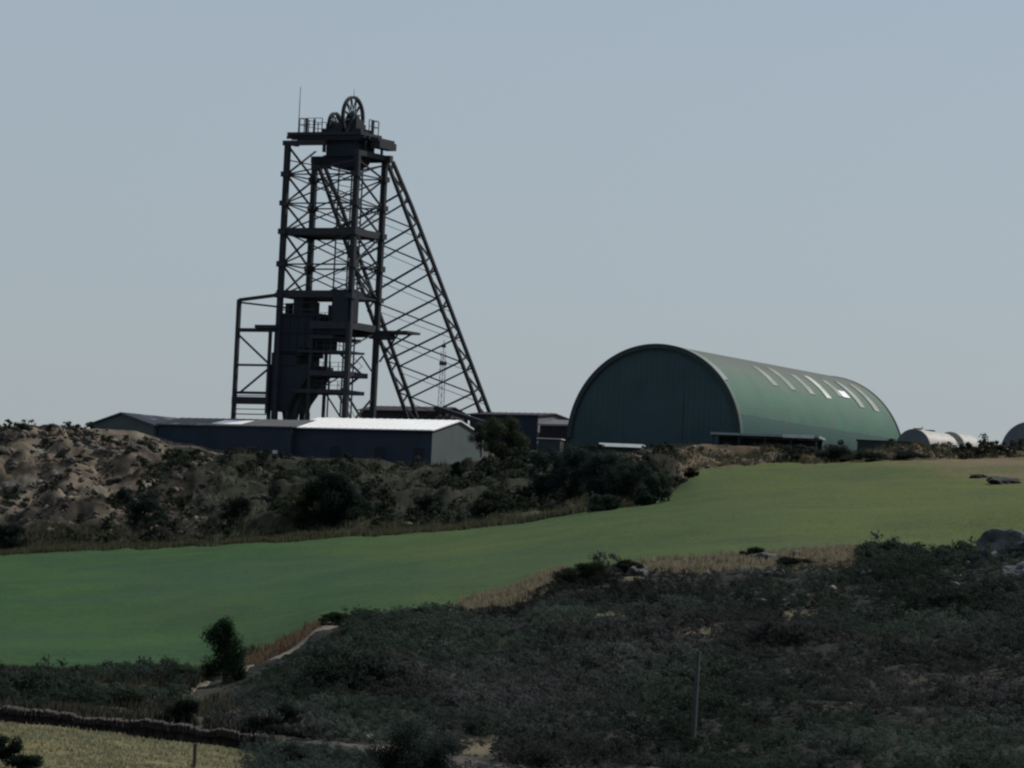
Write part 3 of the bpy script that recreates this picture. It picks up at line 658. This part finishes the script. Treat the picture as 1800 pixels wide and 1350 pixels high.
for i, (x, y, D, rx, h, c, lab) in enumerate((
    (960, 872, 560, 2.6, 5.2, (.018,.03,.026), 'tall dark bush forming the left end of the thicket below the arched store'),
    (1005, 880, 558, 3.0, 5.6, (.024,.036,.034), 'wide grey green bush second from the left in the thicket'),
    (1055, 882, 556, 3.0, 5.2, (.024,.034,.034), 'grey green bush in the middle of the thicket under the white roofed hut'),
    (1105, 884, 555, 2.7, 4.6, (.022,.034,.028), 'dark bush right of the middle of the thicket'),
    (1148, 886, 553, 2.0, 3.4, (.022,.036,.028), 'smaller dark bush at the right end of the thicket'),
    (1030, 800, 570, 3.2, 1.6, (.02,.032,.026), 'low bush on the crest right in front of the dark end of the arched store'),
    (1062, 898, 546, 1.9, 1.9, (.03,.046,.034), 'small green bush at the field edge below the thicket'),
    (1135, 888, 545, 1.3, 1.4, (.018,.03,.024), 'small dark bush at the upper field edge where the field turns uphill'),
    (805, 838, 562, 1.0, 1.8, (.018,.028,.02), 'upright dark bush below the right end of the white roofed shed'),
    (852, 835, 563, 1.3, 1.1, (.02,.032,.022), 'low rounded dark bush under the round olive bush'),
    (1217, 838, 566, .9, 1.1, (.022,.018,.016), 'dark brown round bush on the tan bank left of the arched store door'),
    (1470, 812, 576, 2.8, 2.0, (.03,.036,.032), 'dark shrub clump beneath the right end of the open canopy'),
    (1400, 806, 578, 2.2, 1.7, (.034,.038,.034), 'greyish shrub clump under the middle of the open canopy'),
    (1530, 812, 577, 2.2, 1.3, (.028,.038,.03), 'low shrub in front of the left end of the dark green container'),
    (1600, 806, 577, 2.6, .9, (.028,.036,.03), 'low shrub in front of the right end of the dark green container'),
    (20, 962, 530, 2.4, 2.6, (.024,.034,.03), 'dark bush at the left edge of the photo above the field'),
    (260, 925, 540, 2.6, 3.0, (.02,.028,.026), 'dark hollow bush at the foot of the brown spoil mound'),
    (215, 888, 548, 1.6, 1.8, (.022,.03,.026), 'small dark bush half way up the brown spoil mound'),
    (420, 915, 545, 2.2, 2.6, (.028,.036,.03), 'grey bush between the spoil mound and the large rounded dark tree'),
    (750, 905, 550, 2.4, 2.2, (.03,.038,.03), 'spreading olive bush right of the large rounded dark tree'),
    (860, 900, 549, 2.6, 2.2, (.032,.04,.03), 'scrubby bush left of the thicket near the field edge'))):
    bush('bush', x, y, D, rx, h, c, lab, n=int(900+rx*h*230), leaf=.28, seed=20+i)
for i, (x, y, D, rx, h, c, lab) in enumerate((
    (1025, 1030, 326, 2.1, 1.7, (.017,.024,.014), 'dark domed bush at the corner where the dry grass margin ends'),
    (1108, 1010, 330, 1.1, 1.1, (.02,.026,.016), 'small domed bush on the field edge left of the tan grass strip'),
    (1325, 982, 338, 1.0, .9, (.018,.028,.016), 'dark green domed bush poking above the tan grass strip'),
    (590, 1100, 312, 1.3, .9, (.02,.034,.016), 'low bush where the pale path meets the field corner'),
    (650, 1090, 315, 1.5, .7, (.019,.032,.015), 'long low bush on the lower field edge right of the path top'),
    (740, 1084, 318, 1.9, .6, (.018,.03,.015), 'flat hedge-like bush on the lower field edge'),
    (812, 1082, 322, .55, .55, (.018,.028,.015), 'tiny round bush first after the flat hedge-like bush'),
    (870, 1080, 324, .8, .6, (.018,.026,.015), 'small rounded bush at the left end of the dry grass margin'),
    (1400, 1000, 336, 1.8, .9, (.02,.026,.02), 'dark bush below the right end of the tan grass strip'),
    (1545, 992, 339, 1.7, .55, (.02,.027,.02), 'wide dark bush on the field edge above the two white stones'),
    (1650, 992, 341, 2.0, .6, (.024,.032,.02), 'dull green bush sloping down beside the boulder heap'),
    (730, 1385, 215, 2.1, 2.9, (.02,.03,.026), 'large dusky bush at the bottom edge of the photo'),
    (500, 1350, 218, 1.5, 1.1, (.024,.032,.028), 'grey bush at the bottom between the two dry grass patches'),
    (468, 1320, 226, 1.3, 1.1, (.024,.03,.026), 'grey bush growing over the right end of the stone wall'),
    (5, 1340, 205, .9, 1.2, (.012,.022,.016), 'dark bush in the bottom left corner'),
    (50, 1358, 204, 1.0, .8, (.014,.024,.018), 'low dark bush right of the corner bush at bottom left'),
    (210, 1240, 252, 1.3, .9, (.02,.028,.02), 'bush behind the stone wall, nearest the left of its kind'),
    (75, 1245, 245, 1.1, .8, (.024,.034,.026), 'grey green bush behind the stone wall close to the left edge'),
    (325, 1275, 240, 1.1, 1.3, (.016,.024,.018), 'dark bush behind the stone wall near the middle of its length'),
    (505, 1283, 240, 1.3, 1.3, (.016,.026,.02), 'round dark bush above the right end of the stone wall'))):
    bush('bush', x, y, D, rx, h, c, lab, n=int(1100+rx*h*900), leaf=.14, seed=60+i)

# scrub as ground cover: one mass of low shrubs on the slope and one on the bank
def scatter(name, pts, sizes, nleaf, leaf, bases, label, cat, seed):
    r = np.random.default_rng(seed); Vs = []; Fs = []; Cs = []; k = 0
    tm = [leaves(clumps(.55, .55, .6, 7, seed+i, low=.0), nleaf, leaf, (1, 1, 1), .1, seed+i) for i in range(10)]
    for i, p in enumerate(pts):
        V, F, c = tm[i % 10]; s = sizes[i]; a = r.random()*6.28; ca, sa = math.cos(a)*s, math.sin(a)*s
        W_ = np.stack([V[:, 0]*ca-V[:, 1]*sa, V[:, 0]*sa+V[:, 1]*ca, V[:, 2]*s*(.7+.5*r.random())], -1)+p
        Vs.append(W_); Fs.append(F+k); k += len(V); Cs.append(c*np.array(bases[i]))
    return tag(npmesh(name, np.concatenate(Vs), np.concatenate(Fs), LEAFD, np.clip(np.concatenate(Cs), .003, 1)), label, cat, kind='stuff')
r = np.random.default_rng(5)
def pick(n, k0, k1, kind, x0, x1, t0, t1, prob, bulge=0):
    x = r.uniform(x0, x1, n); t = r.uniform(t0, t1, n)
    p = band_pt(k0, k1, kind, x, t, bulge); keep = r.random(n) < prob(x, t, p); return p[keep], x[keep], t[keep]
PATHY = lambda x: float(np.interp(x, [325, 360, 440, 520, 560, 600], [1218, 1208, 1178, 1140, 1110, 1090]))
def pr_scrub(x, t, p):
    q = .9+1.1*fbm(p[:,0], p[:,1]*.6, 5, 3)
    q = q*(.5+.5*sm(330, 460, x))
    q = np.where(((t > .84) & (x > 405) & (x < 545)) | ((t > .90) & (((x > 810) & (x < 985)) | ((x > 1130) & (x < 1500)))), 0, q)
    v = p @ CRn; PY = 675+v[:, 1]/v[:, 2]*FPX
    py_ = np.interp(x, [325, 360, 440, 520, 560, 600], [1218, 1208, 1178, 1140, 1110, 1090]); q = np.where((x > 345) & (x < 600) & (PY > py_-24) & (PY < py_+16), 0, q)
    for (cx, cy, rx, ry) in PATCH: q = q*(1-np.exp(-((x-cx)/(rx*1.05))**4-((PY-cy-6)/(ry+5))**4))
    q = np.where(t > .985, 0, q)
    return q
p1, x1, t1 = pick(21000, 'c', 'd', 'scrub', -200, 2000, .0, 1, pr_scrub); p4, x4, t4 = pick(2500, 'c', 'd', 'scrub', 340, 700, .1, .9, pr_scrub)
p1 = np.concatenate([p1, p4]); x1 = np.concatenate([x1, x4]); t1 = np.concatenate([t1, t4])
v_ = p1 @ CRn; PY1 = 675+v_[:, 1]/v_[:, 2]*FPX; off = PY1-np.interp(x1, [325, 360, 440, 520, 560, 600], [1218, 1208, 1178, 1140, 1110, 1090])
low = np.where((x1 > 330) & (x1 < 610) & (off > -25) & (off < 75), .38, 1.0)
cb = fbm(p1[:,0], p1[:,1], 11, 3); gn = np.clip(.5+1.5*cb+.8*sm(900, 600, x1), 0, 1)[:, None]
bs = (np.array([.052, .050, .050])*(1-gn)+np.array([.042, .056, .044])*gn)*(.75+.5*r.random(len(p1)))[:, None]*(1+.9*fbm(p1[:,0], p1[:,1]*.5, 8, 3))[:, None]
scatter('slope_scrub', p1, (.5+.9*r.random(len(p1))**1.5)*(1+1.3*np.clip(fbm(p1[:,0]+40, p1[:,1]*.8, 5, 3)+.1, 0, 1))*(1-.5*sm(.93, .97, t1))*low*np.where((x1 > 1110) & (x1 < 1510) & (t1 > .82), .45, 1), 170, .075, bs, 'dark low scrub covering the whole slope below the green field', 'scrub', 11)
p2, x2, t2 = pick(4500, 'a', 'b', 'near', 380, 2000, .3, 1, lambda x, t, p: sm(400, 520, x)*.9)
bs = np.array([.05, .064, .056])*(.7+.6*r.random(len(p2)))[:, None]
scatter('near_scrub', p2, .7+.9*r.random(len(p2)), 170, .07, bs, 'dark scrub along the bottom of the photo right of the yellow field', 'scrub', 12)
def pr_bank(x, t, p):
    n_ = fbm(p[:,0], p[:,1], 6, 3)
    q = (.45+1.2*n_)*(1-.55*sm(330, 240, x))*(1-.85*sm(1180, 1215, x))*(1-((x > 1210) & (x < 1370)))*np.where((x > 1540) & (t > .55), .1, 1)*(1-.9*sm(.86, .95, t)); return q
p3, x3, t3 = pick(6500, 'e', 'f', 'bank', -200, 2000, .02, .97, pr_bank, .8)
bs = (np.array([.034, .042, .030]))*(.6+.8*r.random(len(p3)))[:, None]
scatter('bank_scrub', p3, .8+1.7*r.random(len(p3))**1.5, 150, .13, bs, 'patchy olive scrub on the bank below the mine buildings', 'scrub', 13)
# grass blades along the field margins
def tufts(name, pts, h, bases, label, seed):
    n = len(pts); q = np.random.default_rng(seed); nb = 5
    P_ = np.repeat(pts, nb, 0)+q.normal(size=(n*nb, 3))*np.array([.25, .25, .0]); hh = h*(.5+q.random(n*nb))
    a = q.random(n*nb)*6.28; dx = np.stack([np.cos(a), np.sin(a), 0*a], -1)*.06*(.6+q.random(n*nb))[:, None]
    tip = P_+q.normal(size=(n*nb, 3))*.15*h; tip[:, 2] = P_[:, 2]+hh; P_[:, 2] -= .05
    V = np.stack([P_-dx, P_+dx, tip], 1).reshape(-1, 3); F = np.arange(3*n*nb).reshape(-1, 3)
    col = np.repeat(np.repeat(bases, nb, 0)*(.8+.4*q.random(n*nb))[:, None], 3, 0)
    return tag(npmesh(name, V, F, LEAFD, col), label, 'grass', kind='stuff')
def dry(n, k0, k1, kind, x0, x1, t0, t1, bulge=0):
    def pr(x, t, p):
        v = p @ CRn; PY = 675+v[:, 1]/v[:, 2]*FPX; py_ = np.interp(x, [325, 360, 440, 520, 560, 600], [1218, 1208, 1178, 1140, 1110, 1090])
        return np.where((x > 335) & (x < 600) & (PY > py_-4) & (PY < py_+24), 0, .55+fbm(p[:,0], p[:,1], 4, 3))
    return pick(n, k0, k1, kind, x0, x1, t0, t1, pr, bulge)[0]
q = np.concatenate([dry(2500, 'c', 'd', 'scrub', 405, 560, .84, 1), dry(2500, 'c', 'd', 'scrub', 800, 990, .93, 1), dry(3500, 'c', 'd', 'scrub', 1110, 1560, .89, 1), dry(1500, 'd', 'e', 'field', 820, 990, 0, .03)])
tufts('dry_margin_grass', q, .3, np.where((q @ CRn)[:, :1]/-(q @ CRn)[:, 2:3]*FPX+900 < 620, np.array([[.12, .088, .058]]), np.array([[.20, .175, .12]])), 'tan dry grass growing along the lower margin of the green field', 31)
q = np.concatenate([dry(5000, 'c', 'd', 'scrub', -100, 420, .05, 1), dry(1500, 'd', 'e', 'field', -100, 460, 0, .02)])
tufts('weedy_grass', q, .4, np.tile(np.array([.055, .05, .036]), (len(q), 1))*(.6+.8*r.random(len(q)))[:, None], 'brown weeds between the stone wall and the green field', 32)
q = np.concatenate([dry(7000, 'd', 'e', 'field', -100, 1180, .965, 1), dry(5000, 'e', 'f', 'bank', -100, 1180, 0, .14, .8), dry(3500, 'e', 'f', 'bank', 1190, 1900, 0, .9, .8)])
tufts('upper_margin_grass', q, .45, np.tile(np.array([.074, .077, .048]), (len(q), 1))*(.6+.7*r.random(len(q)))[:, None], 'rough straw coloured grass along the upper edge of the green field', 33)

q = dry(9000, 'a', 'b', 'near', -60, 480, .3, 1)
tufts('straw_grass', q, .11, np.tile(np.array([.23, .225, .14]), (len(q), 1))*(.7+.5*r.random(len(q)))[:, None], 'short straw coloured grass in the yellow field at bottom left', 34)
q = np.concatenate([dry(500, 'b', 'c', 'near', -80, 480, 0, 1), dry(1500, 'c', 'd', 'scrub', -80, 440, 0, .02)])
tufts('wall_weeds', q, .4, np.tile(np.array([.06, .058, .045]), (len(q), 1))*(.5+.9*r.random(len(q)))[:, None], 'grey weeds growing along the top of the stone wall', 35)

def rubble(name, pts, sizes, bases, label, seed, m):
    import bmesh
    q = np.random.default_rng(seed); tm = []
    for i in range(6):
        b = bmesh.new(); bmesh.ops.create_icosphere(b, subdivisions=1, radius=1); b.verts.ensure_lookup_table()
        v = np.array([x.co[:] for x in b.verts])*(.65+.6*q.random((len(b.verts), 1))); f = np.array([[x.index for x in y.verts] for y in b.faces]); b.free(); tm.append((v*np.array([1.2, .9, .7]), f))
    V = []; F = []; C = []; k = 0
    for i, p in enumerate(pts):
        v, f = tm[i % 6]; a = q.random()*6.28; c, n = math.cos(a), math.sin(a)
        V.append(np.stack([v[:,0]*c-v[:,1]*n, v[:,0]*n+v[:,1]*c, v[:,2]], -1)*sizes[i]+p); F.append(f+k); k += len(v); C.append(np.tile(bases[i], (len(v), 1)))
    return tag(npmesh(name, np.concatenate(V), np.concatenate(F), m, np.concatenate(C)), label, 'rubble', kind='stuff')
RUB = mat('rubble_stone', (.8, .8, .8), (1.15, 1.1, 1.05), 1.5, .95, attr='tint', spec=.1)
pb = np.concatenate([pick(4500, 'e', 'f', 'bank', -150, 360, .08, .99, lambda x, t, p: .25+1.2*fbm(p[:,0], p[:,1], 3, 3), .8)[0], pick(2500, 'e', 'f', 'bank', 360, 1210, .03, .97, lambda x, t, p: .05+.9*fbm(p[:,0], p[:,1], 3, 3), .8)[0], pick(1500, 'e', 'f', 'bank', 1200, 1900, .03, .97, lambda x, t, p: .2+.9*fbm(p[:,0], p[:,1], 3, 3), .8)[0]])
rubble('bank_rubble', pb, .12+.5*r.random(len(pb))**3, np.array([.115, .10, .09])*(.35+1.1*r.random(len(pb)))[:, None], 'broken stone and rubble strewn over the bank below the mine', 41, RUB)
pb = np.concatenate([pick(900, 'c', 'd', 'scrub', 1120, 1900, .7, .97, lambda x, t, p: .1+.9*fbm(p[:,0], p[:,1], 5, 3))[0], pick(1200, 'c', 'd', 'scrub', -100, 2000, 0, .9, lambda x, t, p: .03+.5*fbm(p[:,0], p[:,1], 6, 3))[0]])
rubble('slope_rubble', pb, .1+.45*r.random(len(pb))**3, np.array([.085, .085, .085])*(.4+1.2*r.random(len(pb)))[:, None], 'loose grey stones scattered in the dark scrub on the slope', 42, RUB)
q = pick(16000, 'e', 'f', 'bank', -150, 1900, .05, 1, lambda x, t, p: (.4+1.2*fbm(p[:,0], p[:,1], 5, 3))*(.25+.75*sm(230, 360, x))*(1-.6*sm(1180, 1220, x)), .8)[0]
tufts('bank_grass', q, .45, np.tile(np.array([.056, .058, .042]), (len(q), 1))*(.5+.8*r.random(len(q)))[:, None], 'rough olive grass growing over the bank below the mine', 43)

# pale footpath along the field corner
PATHM = mat('path_dirt', (.17, .15, .125), (.11, .095, .08), .8, .97, spec=.05)
xx = np.linspace(335, 596, 120); tg = np.linspace(.3, .985, 300); tt = []
for a in xx:
    q = band_pt('c', 'd', 'scrub', np.full(300, a), tg) @ CRn; tt.append(tg[np.argmin(np.abs(675+q[:, 1]/q[:, 2]*FPX-PATHY(a)))])
tt = np.clip(np.polyval(np.polyfit(xx-450, tt, 3), xx-450), .3, .985)
V_ = np.concatenate([band_pt('c', 'd', 'scrub', xx, tt+dt)+np.array([0, 0, .10-abs(dt)*2]) for dt in np.linspace(-.026, .026, 7)]); i_ = np.arange(6*119); q = i_//119*120+i_ % 119
tag(npmesh('footpath', V_, np.stack([q, q+1, q+121, q+120], -1), PATHM, smooth=True), kind='structure')

# stone wall in front of the scrub slope
xx = np.linspace(-250, 475, 130); wp = band_pt('c', 'd', 'scrub', xx, np.zeros(130)); wf = band_pt('a', 'b', 'near', xx, np.ones(130))
b = MB(); rr = random.Random(3)
for i in range(len(xx)-1):
    a = Vector(wp[i]); c = Vector(wp[i+1]); L_ = (c-a).length; n = 3
    for j in range(n):
        for lv in range(3):
            q0 = a.lerp(c, j/n); q1 = a.lerp(c, (j+1)/n); zb = min(wf[i][2], a.z)-.25
            zt = a.z-.02+rr.random()*.12+.35*fbm(np.array([q0.x]), np.array([q0.y]), 1.8, 3)[0]; h = (zt-zb)/3
            y0 = wf[i][1]-.1-rr.random()*.3; 
            b.poly([(q0.x+.012, y0, zb+h*lv), (q1.x-.012, y0, zb+h*lv), (q1.x-.012, a.y+.2, zb+h*lv), (q0.x+.012, a.y+.2, zb+h*lv),
                    (q0.x+.02, y0+.04, zb+h*(lv+.96)), (q1.x-.02, y0+.04, zb+h*(lv+.9+.06*rr.random())), (q1.x-.02, a.y+.2, zb+h*(lv+.96)), (q0.x+.02, a.y+.2, zb+h*(lv+.96))],
                   [(3,2,1,0),(4,5,6,7),(0,1,5,4),(1,2,6,5),(2,3,7,6),(3,0,4,7)])
tag(b.build('stone_wall', STONEW), 'low dark dry stone wall running along the top of the yellow field at bottom left', 'wall')

# rocks
def rock(px, py, D, s, label, seed, m=ROCKM, name='rock', group=None, sq=.7):
    import bmesh
    b = bmesh.new(); bmesh.ops.create_icosphere(b, subdivisions=4, radius=1); q = random.Random(seed)
    pl = [(Vector((q.gauss(0,1), q.gauss(0,1), q.gauss(0,1))).normalized(), .55+.3*q.random()) for _ in range(9)]
    for v in b.verts:
        for nn, dd in pl:
            k = v.co.dot(nn)
            if k > dd: v.co -= nn*(k-dd)
        from mathutils import noise as mn
        v.co *= 1+.28*mn.fractal(v.co*1.7+Vector((seed, 0, 0)), .9, 2.1, 4)
        v.co = Vector((v.co.x*s*(1.15), v.co.y*s, v.co.z*s*sq))
    me = bpy.data.meshes.new(name); b.to_mesh(me); b.free(); me.materials.append(m)
    o = link(bpy.data.objects.new(name, me)); o.location = snap(px, py, D); o.rotation_euler = (0, 0, q.random()*6)
    return tag(o, label, 'rock', group)
HOLLOWROCK = mat('hollow_shade_rock', (.035, .033, .033), (.02, .02, .02), 1.2, .95, bump=.6)  # the darkness of a hollow put into the rock colour
PALE = mat('white_stone', (.25, .24, .24), (.18, .175, .17), 1.5, .9, bump=.4)
for i, (x, y, D, s, lab) in enumerate(((1436, 1037, 316, .2, 'left of the two white stones below the wide dark bush'), (1463, 1034, 317, .3, 'larger right one of the two white stones below the wide dark bush'),
    (1687, 1014, 325, .2, 'small white stone left of the boulder heap, highest of three'), (1718, 1020, 324, .2, 'small white stone nearest the boulder heap'), (1678, 1030, 322, .34, 'flat white stone left of the boulder heap, lowest of three'),
    (1615, 1031, 321, .2, 'lone pale stone left of the three white stones'))):
    rock(x, y, D, s, lab, 100+i, PALE, 'white_stone')
for i, (x, y, D, s, lab) in enumerate(((1345, 985, 334, 1.0, 'wedge shaped grey boulder beneath the dark green domed bush'), (1115, 1012, 328, .9, 'grey boulder beside the small domed bush left of the tan grass strip'),
    (1785, 975, 338, 2.3, 'big blue grey boulder on top of the heap at the right edge'), (1742, 990, 335, 1.3, 'boulder on the left shoulder of the heap at the right edge'),
    (1802, 1012, 332, 1.7, 'boulder at the base of the heap cut off by the right edge'), (1705, 1000, 332, .8, 'small boulder at the left foot of the heap at the right edge'),
    (1360, 1012, 330, .7, 'jagged pale rock just under the wedge shaped boulder'), (1520, 1012, 328, .6, 'narrow upright rock right of the two white stones'),
    (1765, 850, 556, 1.6, 'dark rock lump standing in for a shaded hollow in the dry grass at the upper right'), (1725, 840, 558, 1.0, 'small dark rock lump at the left of the shaded hollow it stands in for at upper right'))):
    rock(x, y, D, s, lab, 120+i, HOLLOWROCK if y < 900 else ROCKM, sq=.45 if y < 900 else .7)
for i, (x, t) in enumerate(((170,.45),(120,.6),(205,.55),(235,.7),(95,.35),(60,.7),(150,.75),(20,.5),(255,.4),(420,.35),(1260,.7),(1300,.5),(1175,.6),(1160,.45),(1350,.6))):
    q = band_pt('e', 'f', 'bank', np.array([x]), np.array([t]), .8)[0]
    o = rock(900, 600, 500, .7+.5*((i*7) % 5)/5, 'weathered boulder lying on the bank below the mine buildings', 150+i, mat('bank_rock', (.075, .066, .06), (.04, .037, .034), 1.2, .95, bump=.5) if i == 0 else bpy.data.materials['bank_rock'], 'boulder', 'boulders on the bank below the mine')
    o.location = q

br = [o for o in bpy.data.objects if o.name.startswith('boulder')]
for i in range(70):
    xx_ = 20+310*rr.random() if i < 48 else 330+850*rr.random(); src = br[i % len(br)]; o = link(src.copy()); sc = .25+.5*rr.random()**2
    o.location = Vector(band_pt('e', 'f', 'bank', np.array([xx_]), np.array([.1+.85*rr.random()]), .8)[0]); o.scale = (sc, sc, sc*(.7+.6*rr.random())); o.rotation_euler = (rr.random(), rr.random(), rr.random()*6)

# posts
p = snap(1217, 1312, 236); g = thing('utility_pole', p, 'slim grey utility pole standing in the dark scrub', 'pole')
MB().tube((0, 0, -.5), (.08, 0, 4.35), .13, .10, 10).build('shaft', WOOD, g); MB().tube((.08, 0, 4.35), (.08, 0, 4.42), .12, .12, 10).build('cap', WOOD, g)
p = snap(341, 1350, 214); g = thing('fence_post', p, 'weathered wooden fence post in the yellow field at the bottom', 'post')
MB().box(-.07, .07, -.06, .06, -.4, .92).build('shaft', WOOD, g); MB().box(-.085, .085, -.075, .075, .92, .96).build('cap', WOOD, g)
